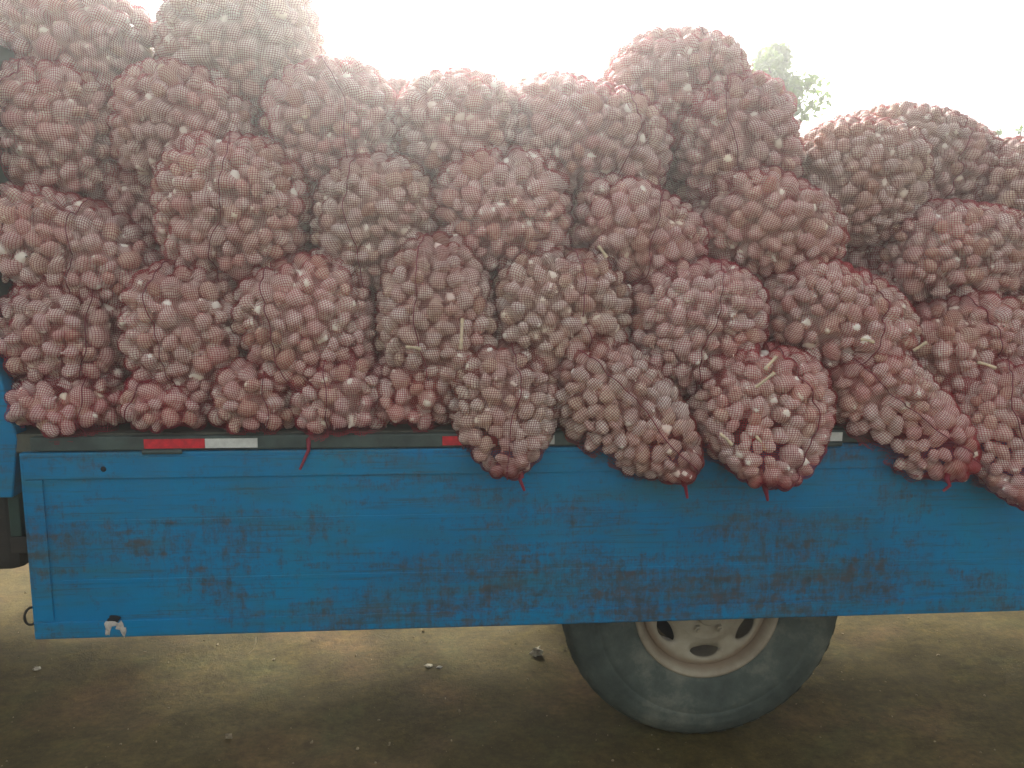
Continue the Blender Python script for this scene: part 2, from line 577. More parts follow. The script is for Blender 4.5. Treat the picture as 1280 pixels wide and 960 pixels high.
# underframe
for yy in (0.62, 1.36):
    tp(box('chassis_rail', (-3.0, yy, 0.56), (2.8, yy + 0.07, 0.72), M['dark']))
for xx in (-0.95, -0.3, 0.25, 1.2, 1.8, 2.6):
    tp(box('cross_member', (xx, 0.06, 0.722), (xx + 0.06, 1.95, Z_DECK - 0.052), M['dark']))
zt = at(10, 691, 0.45).z
tp(box('sun_gap_filler', (-1.205, 0.095, Z_DECK - 0.35), (BED_X0 - 0.004, BED_Y1, Z_DECK - 0.302), M['dark']))  # unseen filler added to keep sun from leaking in beside the headboard
tp(box('fuel_tank', (-2.3, 0.34, zt), (at(26, 691, 0.45).x - 0.0, 0.60, 0.80), M['dark'], bev=0.02))

# wheels
WC = at(878, 760, 0.13)
WX, WZ = 0.785, 0.424


def tyre_profile(rr, w_):
    """outer side at y = 0, going in to y = w_"""
    return [(0.205, 0.030), (0.212, 0.012), (0.222, 0.003), (0.238, -0.001), (0.262, -0.007), (0.290, -0.010), (0.306, -0.010), (0.309, -0.0085), (0.313, -0.0085), (0.316, -0.010), (0.328, -0.0075),
            (0.334, -0.0062), (0.340, -0.0052), (0.345, -0.0045), (0.352, -0.002), (0.372, 0.010), (0.386, 0.022), (0.394, 0.034), (rr, 0.052),
            (rr, w_ - 0.052), (0.386, w_ - 0.022), (0.352, w_ + 0.002), (0.290, w_ + 0.010), (0.222, w_ - 0.003), (0.205, w_ - 0.03)]


def rim_disc():
    """dished disc with six oval hand holes"""
    parts = []
    r0, r1 = 0.083, 0.163

    def dish(r):
        pts = [(0.0, 0.040), (0.05, 0.040), (0.083, 0.046), (0.105, 0.060), (0.150, 0.058), (0.163, 0.068), (0.172, 0.078)]
        return np.interp(r, [p[0] for p in pts], [p[1] for p in pts])
    n = 40
    for s in range(6):
        tc = R(270 + 60 * s)
        V, F = [], []
        rc, hr, ht = 0.1240, 0.0180, 0.0400
        ring_o, ring_i, ring_b = [], [], []
        for k in range(n):
            a = 2 * math.pi * k / n
            ca, sa = math.cos(a), math.sin(a)
            hole = (rc + hr * sa * (1 - 0.15 * ca * ca), tc + (ht / rc) * ca)
            m_ = max(abs(ca), abs(sa))
            u, v = ca / m_, sa / m_
            edge = (rc + (r1 - rc if v > 0 else rc - r0) * v, tc + R(30) * u)
            for lst, (r, th_), dy in ((ring_o, edge, 0), (ring_i, hole, 0), (ring_b, hole, 0.012)):
                lst.append((r * math.cos(th_), float(dish(r)) + dy, r * math.sin(th_)))
        V = ring_o + [tuple((np.array(o) + np.array(i)) / 2 * [1, 0, 1] + [0, 0, 0]) for o, i in zip(ring_o, ring_i)] + ring_i + ring_b
        V = np.array(V)
        rm = np.hypot(V[n:2 * n, 0], V[n:2 * n, 2])
        V[n:2 * n, 1] = dish(rm)
        F = [(L * n + k, L * n + (k + 1) % n, (L + 1) * n + (k + 1) % n, (L + 1) * n + k) for L in range(3) for k in range(n)]
        parts.append((V, np.array(F)))
    parts.append(lathe_y([(0.0005, 0.040), (0.05, 0.040), (0.070, 0.0425), (0.083, 0.046)], 72))
    return join(parts)


def make_wheel(y_out, flip=False):
    root = tp(link('wheel', None))
    root.location = Vector((WX, y_out, WZ)) - TL
    root.scale = (1.095, 1.0, 1.095)
    if flip:
        root.rotation_euler = (0, 0, math.pi)
    V, F = lathe_y([(np.interp(r_, [0.19, 0.222, 0.30, 0.5], [0.175, 0.207, 0.30, 0.5]), y_) for r_, y_ in tyre_profile(0.402, 0.21)], 96)
    ty = link('tyre', mesh_np('tyre', V, F), M['tyre'], root)
    # shoulder lugs
    lug = []
    for k in range(48):
        a0 = 2 * math.pi * k / 48
        q = []
        for da, r_, y_ in ((0, 0.388, 0.020), (0.07, 0.388, 0.020), (0.07, 0.4045, 0.060), (0, 0.4045, 0.060), (0, 0.404, 0.15), (0.07, 0.404, 0.15)):
            q.append((r_ * math.cos(a0 + da), y_, r_ * math.sin(a0 + da)))
        lug.append((np.array(q), np.array([(0, 1, 2, 3), (3, 2, 5, 4)])))
    V, F = join(lug)
    link('tread', mesh_np('tread', V, F, False), M['tyre'], root)
    V, F = lathe_y([(0.187, 0.028), (0.190, 0.032), (0.1925, 0.031), (0.1945, 0.026), (0.197, 0.020), (0.200, 0.014), (0.201, 0.012), (0.205, 0.004), (0.2105, -0.001), (0.217, -0.003), (0.222, 0.001), (0.222, 0.010), (0.205, 0.012), (0.2, 0.03), (0.196, 0.2)], 96)
    RS = np.array([0.932, 1, 0.932])
    rim_ = link('rim', mesh_np('rim', V * RS, F), M['rim'], root)
    V, F = rim_disc()
    link('wheel_disc', mesh_np('wheel_disc', V * RS * np.array([1.16, 1, 1.16]) - np.array([0, 0.044, 0]), F), M['rim'], root)
    V, F = lathe_y([(0.0005, -0.034), (0.034, -0.033), (0.040, -0.026), (0.044, 0.0)], 40)
    link('hub_cap', mesh_np('hub_cap', V, F), M['rim'], root)
    for k in range(6):
        a_ = R(240 + 60 * k)
        V, F = lathe_y([(0.0005, 0.018), (0.005, 0.018), (0.0055, 0.024), (0.0095, 0.024), (0.0105, 0.028), (0.0105, 0.043)], 6)
        link('wheel_nut', mesh_np('wheel_nut', V + np.array([0.062 * math.cos(a_), -0.044, 0.062 * math.sin(a_)]), F, False), M['rim'], root)
    V, F = lathe_y([(0.0005, 0.09), (0.15, 0.09), (0.15, 0.2), (0.0005, 0.2)], 40)
    link('brake_drum', mesh_np('brake_drum', V, F), M['dark'], root)
    return root


make_wheel(0.13)
make_wheel(1.87, True)
V, F = lathe_y([(0.05, 0.32), (0.06, 0.7), (0.11, 0.9), (0.11, 1.1), (0.06, 1.3), (0.05, 1.68)], 20)
tp(link('axle', mesh_np('axle', V + np.array([WX, 0, WZ]), F), M['dark']))

# ------------------------------------------------------------------ garlic bulbs (shared meshes)


def bulb_mesh(k, seed):
    rng = np.random.default_rng(seed)
    seg = 24
    prof = [(0.02, -0.80), (0.26, -0.82), (0.55, -0.74), (0.84, -0.48), (1.0, -0.10), (0.97, 0.22), (0.78, 0.52), (0.48, 0.74), (0.25, 0.90), (0.15, 1.08), (0.12, 1.28), (0.02, 1.30)]
    ang = np.linspace(0, 2 * np.pi, seg, endpoint=False)
    ph = rng.uniform(0, 6)
    V = []
    for i, (r, z) in enumerate(prof):
        lob = 1 + (0.15 * np.abs(np.cos(ang * k / 2 + ph)) ** 0.7 - 0.10 + 0.08 * np.sin(2 * ang + ph) + 0.06 * np.sin(3 * ang + 2 * ph)) * (1 if 1 < i < 8 else 0.2)
        zz = z * (1 + 0.04 * np.sin(ang + ph))
        bend = max(0, z - 0.5) * rng.uniform(0.1, 0.5)
        V.append(np.stack([r * lob * np.cos(ang) + bend, r * lob * np.sin(ang), zz], 1))
    V = np.concatenate(V) * np.array([1, 1, rng.uniform(0.78, 0.98)])
    V *= (1 + 0.05 * np.sin(V @ rng.normal(size=3) * 2.2 + ph))[:, None]
    n = len(prof)
    F = [(i * seg + j, i * seg + (j + 1) % seg, (i + 1) * seg + (j + 1) % seg, (i + 1) * seg + j) for i in range(n - 1) for j in range(seg)]
    me = mesh_np('garlic_bulb', V, np.array(F))
    me.materials.append(M['garlic'])
    return me


# the same bulb, coarser, for the heap behind the outer layer
_pr = [(0.05, -0.80), (0.62, -0.68), (1.0, -0.05), (0.74, 0.52), (0.24, 0.88), (0.10, 1.2)]
_an = np.linspace(0, 2 * np.pi, 10, endpoint=False)
INNER_V = np.concatenate([np.stack([r * (1 + 0.09 * np.cos(5 * _an)) * np.cos(_an), r * (1 + 0.09 * np.cos(5 * _an)) * np.sin(_an), np.full(10, z * 0.93)], 1) for r, z in _pr])
INNER_F = np.array([(i * 10 + j, i * 10 + (j + 1) % 10, (i + 1) * 10 + (j + 1) % 10, (i + 1) * 10 + j) for i in range(5) for j in range(10)])
BULBS = [bulb_mesh(k, s) for s, k in enumerate((8, 9, 7, 10, 8, 11))]

# ------------------------------------------------------------------ garlic sacks
GROUP = 'net sacks of garlic stacked on the truck bed'
PITCH_NET = 0.0062


def sack(label, cx, cy, hw, hh, tilt=0.0, Y=0.15, c=0.21, seam=0.15, droop=0.0, tail=None, point=0.0, wide=0.0, stalks=(), rb0=0.0238, sparse=False):
    """a net sack whose outline stands at pixel (cx, cy), half width hw and half height hh, mid-depth on plane y = Y"""
    rng = np.random.default_rng(int(cx * 7 + cy * 131) & 0xffff)
    P0 = np.array(at(cx, cy, Y))
    px_m = (at(cx + 50, cy, Y) - at(cx - 50, cy, Y)).length / 100
    grow = 1.0 if Y < 0.13 else 1.05
    a, b = hw * px_m * grow, hh * px_m * grow
    ca, sa = math.cos(R(tilt)), math.sin(R(tilt))
    f = [(rng.normal(size=3), rng.uniform(0, 6.28), rng.uniform(0.5, 1)) for _ in range(5)]

    def surf(th, ph, sh=0.0):
        q = np.stack([np.sin(th) * np.sin(ph), -np.sin(th) * np.cos(ph), np.cos(th)], -1)
        s = (np.abs(q) ** 2.6).sum(-1) ** (-1 / 2.6)
        lump = sum(A * np.sin(2.2 * (q @ d) + p) for d, p, A in f) * 0.022
        p = q * s[..., None] * (1 + lump)[..., None]
        z = p[..., 2]
        lo = np.clip(-z, 0, 1)
        k = 1 - point * lo ** 1.3 - wide * np.clip(z, 0, 1) ** 1.3
        x = p[..., 0] * (a - sh) * k
        y = p[..., 1] * (c - sh) * (1 - (0.5 * point + 1.6 * droop) * lo) - 1.5 * droop * lo ** 1.4
        zz = z * (b - sh)
        X = x * ca + zz * sa
        Z = -x * sa + zz * ca
        return np.stack([X, y, Z], -1)

    def keep_out(W, m):
        """push points that would sink into the bed edge or the lowered board out of it (W in world coordinates)"""
        W = W.copy()
        low = W[..., 2] < Z_DECK + m
        sink = np.clip((Z_DECK + m - W[..., 2]) / 0.05, 0, 1)
        lim = -0.012 - m
        inside = low & (W[..., 1] > lim)
        mv = np.zeros(W.shape[:-1])
        # over the deck: lift; in front of it: push forward
        over = inside & (W[..., 1] > 0.10)
        mv[over] = 9
        fr = inside & ~over
        mv[fr] = W[..., 1][fr] - lim
        W[..., 1] = np.where(fr, W[..., 1] * (1 - sink) + np.minimum(W[..., 1], lim) * sink, W[..., 1])
        W[..., 2] = np.where(over, Z_DECK + m, W[..., 2])
        return W, mv

    def normals(P):
        du = np.gradient(P, axis=0)
        dv = np.gradient(P, axis=1)
        n = np.cross(du, dv)
        n /= np.linalg.norm(n, axis=-1)[..., None] + 1e-9
        ctr = P.mean((0, 1))
        sg = np.sign((n * (P - np.array([0, 0.02, 0]))).sum(-1))
        return n * np.where(sg == 0, 1, sg)[..., None]

    phm = R(122)
    pn = PITCH_NET * (2.0 if sparse else 1.0)
    nth = int(math.pi * (b + 0.5 * min(a, c)) * 0.78 / pn)
    nph = int(2 * phm * (a + c) / 2 * 0.98 / pn)
    th = np.linspace(0.05, math.pi - 0.05, nth)
    ph = np.linspace(-phm, phm, nph)
    TH, PH = np.meshgrid(th, ph, indexing='ij')
    # slight skew so the threads do not run dead straight
    PHs = PH + 0.12 * np.sin(TH * 2 + f[0][1]) + 0.03 * np.sin(TH * 7 + f[1][1])
    P = surf(TH, PHs)
    P, pushed = keep_out(P + P0, 0.012)
    P -= P0
    N = normals(P)

    # bulbs: Poisson-like packing over the visible side
    area_w = np.linalg.norm(np.cross(np.gradient(P, axis=0), np.gradient(P, axis=1)), axis=-1)
    vis = (np.abs(PH) < R(112)) & (P[..., 1] < 0.5 * c)
    wgt = (area_w * vis).ravel()
    ncand = 3400
    ci = rng.choice(wgt.size, size=ncand, p=wgt / wgt.sum())
    cp, cn = P.reshape(-1, 3)[ci], N.reshape(-1, 3)[ci]
    rr = rb0 * rng.choice([0.75, 0.88, 1.0, 1.12, 1.28], size=ncand, p=[.15, .2, .3, .22, .13])
    acc = []
    AC = np.zeros((400, 3))
    AR = np.zeros(400)
    for i in range(ncand):
        k = len(acc)
        cc = cp[i] - cn[i] * rr[i] * rng.uniform(0.86, 1.0)
        if k:
            d2 = ((AC[:k] - cc) ** 2).sum(1)
            if (d2 < ((AR[:k] + rr[i]) * (0.72 if droop > 0.05 and cc[2] + P0[2] < Z_DECK + 0.06 else 0.85)) ** 2).any():
                continue
        AC[k], AR[k] = cc, rr[i]
        acc.append(i)
        if k >= 298:
            break
    C = AC[:len(acc)]
    RB = AR[:len(acc)]
    CN = cn[acc]
    Wc, mv = keep_out(C + P0, 0.022)
    ok = mv < 0.07
    # none may poke out of the net where the sack lies against the bed
    FP, FN = P.reshape(-1, 3), N.reshape(-1, 3)
    for q in range(len(Wc)):
        if ok[q]:
            dd = ((FP - (Wc[q] - P0)) ** 2).sum(1)
            jj = dd.argmin()
            if ((Wc[q] - P0) - FP[jj]) @ FN[jj] > -0.25 * RB[q]:
                ok[q] = False
    C, RB, CN = (Wc - P0)[ok], RB[ok], CN[ok]
    ok = (((C[:, None] - C[None]) ** 2).sum(-1) < 0.072 ** 2).sum(1) > 2
    if droop < 0.08:
        ok &= C[:, 2] + P0[2] > Z_DECK + 0.012
    C, RB, CN = C[ok], RB[ok], CN[ok]

    root = thing('garlic_sack', label, 'sack', tuple(P0), 'sacks deeper in the load' if sparse else GROUP)

    # loose garlic deeper in the sack, seen between the outer bulbs
    k1, k2 = 30, 28
    T2, H2 = np.meshgrid(np.linspace(0.03, math.pi - 0.03, k1), np.linspace(-math.pi, math.pi, k2), indexing='ij')
    Qd, mq = keep_out(surf(T2, H2, 0.062) + P0, 0.030)
    Qd -= P0
    ii = np.arange(k1 * k2).reshape(k1, k2)
    qf = np.stack([ii[:-1, :-1], ii[1:, :-1], ii[1:, 1:], ii[:-1, 1:]], -1).reshape(-1, 4)
    bad = mq.ravel() > 0
    if droop > 0.05:
        bad |= Qd.reshape(-1, 3)[:, 2] + P0[2] < Z_DECK + 0.03
    qf = qf[~bad[qf].any(1)]
    heap = [(Qd.reshape(-1, 3), qf)]
    if not sparse:
        IP = surf(TH, PHs, 0.038).reshape(-1, 3)
        cand = IP[rng.choice(len(IP), size=1200, p=wgt / wgt.sum())]
        Wi, mi = keep_out(cand + P0, 0.034)
        cand = (Wi - P0)[mi < 0.004]
        got = np.zeros((0, 3))
        flatP0, flatN0 = P.reshape(-1, 3), N.reshape(-1, 3)
        for q in cand:
            if len(got) and ((got - q) ** 2).sum(1).min() < 0.036 ** 2:
                continue
            dd = ((flatP0 - q) ** 2).sum(1)
            jj = dd.argmin()
            if (q - flatP0[jj]) @ flatN0[jj] > (-0.025 if droop > 0.05 and q[2] + P0[2] < Z_DECK + 0.04 else -0.030):
                continue
            got = np.vstack([got, q])
            if len(got) > 150:
                break
        for q in got:
            rot = np.array(Euler(rng.uniform(0, 6.28, 3)).to_matrix())
            heap.append(((INNER_V * rb0 * rng.uniform(0.8, 1.1)) @ rot.T + q, INNER_F))
    core = link('loose_garlic', mesh_np('loose_garlic', *join(heap)), M['garlic'], root)
    core['kind'] = 'stuff'

    for p, r, n in zip(C, RB, CN):
        o = link('garlic_bulb', BULBS[rng.integers(6)], None, root)
        ax = Vector(rng.normal(size=3)).normalized()
        nv = Vector(n)
        if ax.dot(nv) > 0.35:
            ax = (ax - nv * ax.dot(nv) * 1.2).normalized()
        rot = ax.to_track_quat('Z', 'Y') @ Euler((0, 0, rng.uniform(0, 6.28))).to_quaternion()
        o.rotation_mode = 'QUATERNION'
        o.rotation_quaternion = rot
        o.location = p
        s = float(r)
        o.scale = (s * rng.uniform(0.88, 1.08), s * rng.uniform(0.88, 1.08), s * rng.uniform(0.85, 1.05))

    # net: a membrane stretched over the bulbs
    flatP, flatN = P.reshape(-1, 3), N.reshape(-1, 3)
    H = np.full(len(flatP), -0.030)
    for p, r in zip(C, RB):
        D = p - flatP
        near = np.where((D ** 2).sum(1) < 0.08 ** 2)[0]
        if not len(near):
            continue
        Dn = D[near]
        hN = (Dn * flatN[near]).sum(1)
        t2 = (Dn ** 2).sum(1) - hN ** 2
        R_ = r * 1.11
        okk = t2 < R_ * R_
        H[near[okk]] = np.maximum(H[near[okk]], hN[okk] + np.sqrt(R_ * R_ - t2[okk]))
    H = np.clip(H, -0.03, 0.03).reshape(nth, nph)
    Hb = H.copy()
    for _ in range(4):
        Hp = np.pad(H, 1, mode='edge')
        H = np.maximum(Hb, (Hp[:-2, 1:-1] + Hp[2:, 1:-1] + Hp[1:-1, :-2] + Hp[1:-1, 2:]) / 4)
    NP = P + N * (H + 0.0012)[..., None]
    NP = keep_out(NP + P0, 0.004)[0] - P0
    hw_t = 0.00150 if sparse else 0.00066

    def strips(A, axis):
        """ribbons that run along axis 0 of A"""
        A = A if axis == 0 else A.transpose(1, 0, 2)
        side = np.gradient(A, axis=1)
        L = np.linalg.norm(side, axis=-1)[..., None] + 1e-9
        side = side / L * np.minimum(hw_t, 0.26 * L)
        V = np.stack([A - side, A + side], 2)          # (n, m, 2, 3)
        n, m = A.shape[:2]
        id_ = np.arange(n * m * 2).reshape(n, m, 2)
        Fq = np.stack([id_[:-1, :, 0], id_[:-1, :, 1], id_[1:, :, 1], id_[1:, :, 0]], -1).reshape(-1, 4)
        return V.reshape(-1, 3), Fq
    cover = np.zeros(len(flatP), bool)
    fNP = NP.reshape(-1, 3)
    for p, r in zip(C, RB):
        cover |= ((fNP - p) ** 2).sum(1) < (r + 0.024) ** 2
    cover = cover.reshape(nth, nph) & (pushed < 0.09)

    def trimmed(A, cov, axis):
        V, F = strips(A, axis)
        cv = cov if axis == 0 else cov.T
        cv = np.repeat(cv[:, :, None], 2, 2).ravel()
        return V, F[cv[F].all(1)]
    V, F = join([trimmed(NP, cover, 0), trimmed(NP, cover, 1)])
    link('net', mesh_np('net', V, F, True), M[('net', 'net', 'net_b', 'net_c')[rng.integers(4)]], root)

    # seam cord from top to bottom
    if seam is not None:
        j = int((seam + phm) / (2 * phm) * (nph - 1))
        sel = np.where(cover[:, j])[0]
        sel = sel[(sel > 2) & (sel < nth - 3)][::2]
        line = NP[sel, j] + N[sel, j] * 0.002
        V, F = tube_np(line, 0.0018, 5)
        link('seam', mesh_np('seam', V, F), M['seam'], root)
    # gathered neck and string
    if tail is not None:
        e = np.array(at(tail[0], tail[1], -0.05 if droop > 0.05 else min(Y - c * 0.7, 0.0))) - P0
        pole = C[np.argsort(((C - e)[:, [0, 2]] ** 2).sum(1))[:2]].mean(0)
        e[1] = min(pole[1], -0.02 - P0[1]) - 0.006
        pole = pole + np.array([0, -0.014, -0.008])
        dn = e - pole
        if np.hypot(dn[0], dn[2]) < 0.045:
            e = pole + np.array([0.012 * np.sign(dn[0]), -0.002, -0.05])
        mid = (pole + e) / 2 + rng.normal(size=3) * 0.006
        V, F = tube_np([pole, pole * 0.7 + e * 0.3, mid, e], [0.008, 0.008, 0.0048, 0.0036], 7)
        link('tie', mesh_np('tie', V, F), M['tie'], root)
    for (sx, sy, ex, ey) in stalks:
        p1 = np.array(at(sx, sy, Y - c - 0.004)) - P0
        p2 = np.array(at(ex, ey, Y - c - 0.012)) - P0
        V, F = tube_np([p1, (p1 + p2) / 2 + [0, -0.004, 0.002], p2], [0.0048, 0.0036, 0.0056], 7)
        link('garlic_stalk', mesh_np('garlic_stalk', V, F), M['stalk'], root)
    return root


# deeper rows of the load, which close the gaps between the front sacks
DEEP = (
    ('shaded sack deep in the load behind the fat corner sack', 60, 440, 150, 110, 0.95),
    ('shaded sack deep in the load behind the upright seamed sack above the first tape', 330, 430, 160, 110, 0.95),
    ('shaded sack deep in the load behind the tall narrow sack with one long seam', 620, 430, 165, 110, 0.95),
    ('shaded sack deep in the load behind the egg-shaped sack over the wheel', 910, 430, 165, 105, 0.95),
    ('shaded sack deep in the load behind the upright sack with stalks', 1190, 430, 165, 105, 0.95),
    ('shaded sack deep in the load beyond the right edge of the picture', 1450, 430, 140, 105, 0.95),
    ('shaded sack deep in the load behind the crosswise left-edge sack', 20, 300, 130, 100, 1.0),
    ('shaded sack deep in the load left of the tall sack under the highest one', 215, 300, 140, 115, 1.0),
    ('shaded sack deep in the load behind the tapered third-row sack', 470, 310, 150, 95, 1.0),
    ('shaded sack deep in the load under the middle gap of the third row', 740, 310, 150, 95, 1.0),
    ('shaded sack deep in the load behind the long slanting third-row sack', 1000, 310, 150, 95, 1.0),
    ('shaded sack deep in the load behind the broad third-row sack at the right', 1260, 320, 150, 90, 1.0),
    ('shaded sack deep in the load behind the seamed sack high on the left', 90, 190, 120, 90, 1.0),
    ('shaded sack deep in the load under the highest sack', 320, 190, 130, 90, 1.0),
    ('shaded sack deep in the load under the domed peak sack', 845, 225, 130, 85, 1.0),
)
for lab, cx, cy, hw, hh, Y in DEEP:
    sack(lab, cx, cy, hw, hh, 0, Y, 0.30, seam=None, sparse=True)

#        label                                                        cx  cy  hw  hh tilt   Y     c
SACKS = [
    # bottom row, left to right
    ('lowest sack in the left corner beside the blue post', 106, 505, 78, 46, 0, 0.17, 0.20, dict(seam=0.5, rb0=0.0235)),
    ('small drooping sack end just above the first red tape', 215, 501, 58, 38, 14, 0.10, 0.15, dict(seam=-0.6, tail=(164, 486))),
    ('low sack resting on the first white tape', 324, 497, 58, 54, 10, 0.12, 0.16, dict(seam=0.4)),
    ('low sack with a red string dangling onto the blue board', 428, 498, 62, 66, 5, 0.13, 0.18, dict(seam=-0.2, tail=(377, 584), point=0.12, droop=0.03)),
    ('low sack just left of the second red tape', 518, 486, 50, 52, 0, 0.14, 0.18, dict(seam=None)),
    ('pointed sack with a straight red string hanging before the second tape', 627, 502, 70, 78, 0, 0.09, 0.19, dict(seam=0.15, tail=(650, 600), point=0.5, droop=0.12)),
    ('sack drooping over the board with a diagonal seam, left of the wheel', 774, 506, 68, 100, -48, 0.09, 0.20, dict(seam=0.2, tail=(857, 596), point=0.35, droop=0.12)),
    ('drooping sack with loose pale stalks showing, above the wheel', 942, 510, 86, 78, 3, 0.08, 0.20, dict(seam=0.35, point=0.42, droop=0.12, tail=(944, 602),
        stalks=((945, 484, 968, 466), (970, 446, 956, 462), (900, 542, 915, 556), (945, 545, 956, 562)))),
    ('drooping sack with long slanting seam, right of the wheel', 1100, 504, 62, 96, -52, 0.10, 0.19, dict(seam=0.15, tail=(1172, 584), point=0.35, droop=0.12)),
    ('lowest hanging sack at the right edge of the load', 1245, 532, 74, 82, 0, 0.06, 0.18, dict(seam=-0.3, point=0.4, droop=0.12)),
    # second row
    ('fat sack beside the blue corner post, second up', 98, 418, 86, 74, 0, 0.22, 0.22, dict(seam=0.6)),
    ('upright sack with a straight seam above the first red tape', 245, 420, 76, 92, -4, 0.17, 0.20, dict(seam=-0.25, point=0.2)),
    ('sack with a seam slanting across it above the dangling string', 388, 405, 80, 88, -22, 0.17, 0.20, dict(seam=-0.35)),
    ('tall narrow sack with one long straight seam', 547, 408, 76, 112, 0, 0.16, 0.22, dict(seam=-0.25, point=0.15, wide=0.2, stalks=((578, 398, 576, 436), (508, 434, 526, 436)))),
    ('round sack above the gap between the two pointed sacks', 698, 392, 82, 80, 0, 0.17, 0.22, dict(seam=0.35)),
    ('egg-shaped sack with a dark seam, over the wheel', 862, 408, 82, 84, 6, 0.17, 0.22, dict(seam=0.05, point=0.15)),
    ('wide sack with pink seam above the slanting seam sack', 1034, 402, 92, 66, 22, 0.18, 0.22, dict(seam=0.1, stalks=((1076, 424, 1092, 428),))),
    ('upright sack with stalks across it near the right edge', 1194, 450, 74, 80, -14, 0.18, 0.20, dict(seam=0.05, stalks=((1142, 438, 1158, 428), (1222, 453, 1244, 460)))),
    ('sack cut off by the right edge of the picture, second row', 1284, 402, 46, 66, 0, 0.20, 0.20, dict(seam=None)),
    # third row
    ('sack lying crosswise at the left edge above the fat corner sack', 98, 316, 116, 68, 20, 0.28, 0.24, dict(seam=0.3)),
    ('tall sack with a straight seam under the highest sack', 302, 270, 92, 92, 2, 0.26, 0.24, dict(seam=-0.05)),
    ('tapered sack with a dark seam, third row left of the middle', 470, 288, 78, 88, 0, 0.27, 0.22, dict(seam=-0.25, point=0.15)),
    ('round sack in the third row, just left of the middle gap', 628, 270, 82, 76, 0, 0.27, 0.22, dict(seam=None)),
    ('sack tucked right of the middle gap, third row', 792, 297, 84, 60, 22, 0.26, 0.22, dict(seam=0.1, stalks=((748, 308, 758, 322),))),
    ('long sack slanting down to the right, third row under the right-hand peak', 955, 290, 92, 66, 20, 0.28, 0.22, dict(seam=None)),
    ('broad sack in the third row near the right edge', 1178, 322, 90, 62, 0, 0.28, 0.22, dict(seam=None, rb0=0.022)),
    # fourth row
    ('sack with a dark seam high on the left', 72, 172, 90, 88, 0, 0.36, 0.24, dict(seam=-0.15)),
    ('sack bulging left below the highest sack', 245, 172, 92, 82, 15, 0.36, 0.24, dict(seam=None)),
    ('sack on the shoulder right of the highest sack', 418, 168, 84, 82, -10, 0.37, 0.24, dict(seam=0.2)),
    ('sack at the low dip of the skyline, left of the middle', 572, 168, 76, 70, 0, 0.38, 0.24, dict(seam=None)),
    ('broad sack with a slanting dark seam in the middle of the top', 732, 184, 96, 74, 18, 0.36, 0.24, dict(seam=0.3)),
    ('sack sloping down right of the right-hand peak', 908, 184, 74, 84, -12, 0.38, 0.24, dict(seam=-0.2)),
    ('sack with a rounded shoulder right of the small tree', 1062, 234, 76, 74, 0, 0.36, 0.22, dict(seam=None, rb0=0.022)),
    ('sack at the right edge, highest of that edge', 1262, 258, 76, 78, 0, 0.40, 0.24, dict(seam=None, rb0=0.022)),
    # top
    ('topmost sack in the left corner, sloping down to the right', 116, 62, 97, 76, 28, 0.48, 0.26, dict(seam=None)),
    ('highest sack of the load, cut by the top of the picture', 306, 66, 92, 94, 3, 0.46, 0.26, dict(seam=None)),
    ('domed sack on the peak right of the middle', 838, 126, 84, 74, 0, 0.46, 0.26, dict(seam=0.3)),
    ('low broad sack forming the hump at the right', 1128, 212, 114, 64, 8, 0.52, 0.26, dict(seam=0.2, rb0=0.021)),
    ('sack seen low behind the skyline dip', 508, 168, 60, 58, 0, 0.62, 0.22, dict(seam=None)),
    ('sack in deep shade right of the seamed sack high on the left', 182, 178, 62, 90, 0, 0.58, 0.20, dict(seam=None)),
    ('sack deep behind the dark gap in the middle', 705, 268, 60, 70, 0, 0.62, 0.20, dict(seam=None)),
    ('sack deep in shade behind the bottom row, left of the two drooping ones', 695, 475, 70, 60, 0, 0.50, 0.20, dict(seam=None)),
    ('sack set back behind the long slanting sack under the peak', 850, 228, 60, 70, 0, 0.64, 0.20, dict(seam=None)),
    ('sack in shade behind the gap near the broad third-row sack at the right', 1068, 312, 62, 62, 0, 0.44, 0.20, dict(seam=None)),
    ('sack in shade between the tapered sack and the round pink sack', 545, 245, 56, 70, 0, 0.60, 0.20, dict(seam=None)),
    ('sack in shade behind the gap beside the crosswise sack', 184, 258, 66, 74, 0, 0.44, 0.20, dict(seam=None)),
    ('sack set back between the middle sack and the right-hand peak', 690, 160, 70, 58, 0, 0.62, 0.22, dict(seam=None)),
]
for lab, cx, cy, hw, hh, tilt, Y, c, kw in SACKS:
    sack(lab, cx, cy, hw, hh, tilt, Y, c, **kw)

# ------------------------------------------------------------------ beyond the truck


def leaf_cloud(centers, radii, n, size, seed):
    rng = np.random.default_rng(seed)
    k = rng.integers(len(centers), size=n)
    d = rng.normal(size=(n, 3))
    d /= np.linalg.norm(d, axis=1)[:, None]
    p = np.asarray(centers)[k] + d * (np.asarray(radii)[k] * rng.uniform(0.25, 1, n) ** 0.5)[:, None]
    u = rng.normal(size=(n, 3))
    u /= np.linalg.norm(u, axis=1)[:, None]
    v = np.cross(u, rng.normal(size=(n, 3)))
    v /= np.linalg.norm(v, axis=1)[:, None]
    s = size * rng.uniform(0.6, 1.3, n)[:, None]
    V = np.stack([p - u * s, p + v * s * 0.45, p + u * s, p - v * s * 0.45], 1).reshape(-1, 3)
    return V, np.arange(n * 4).reshape(n, 4)


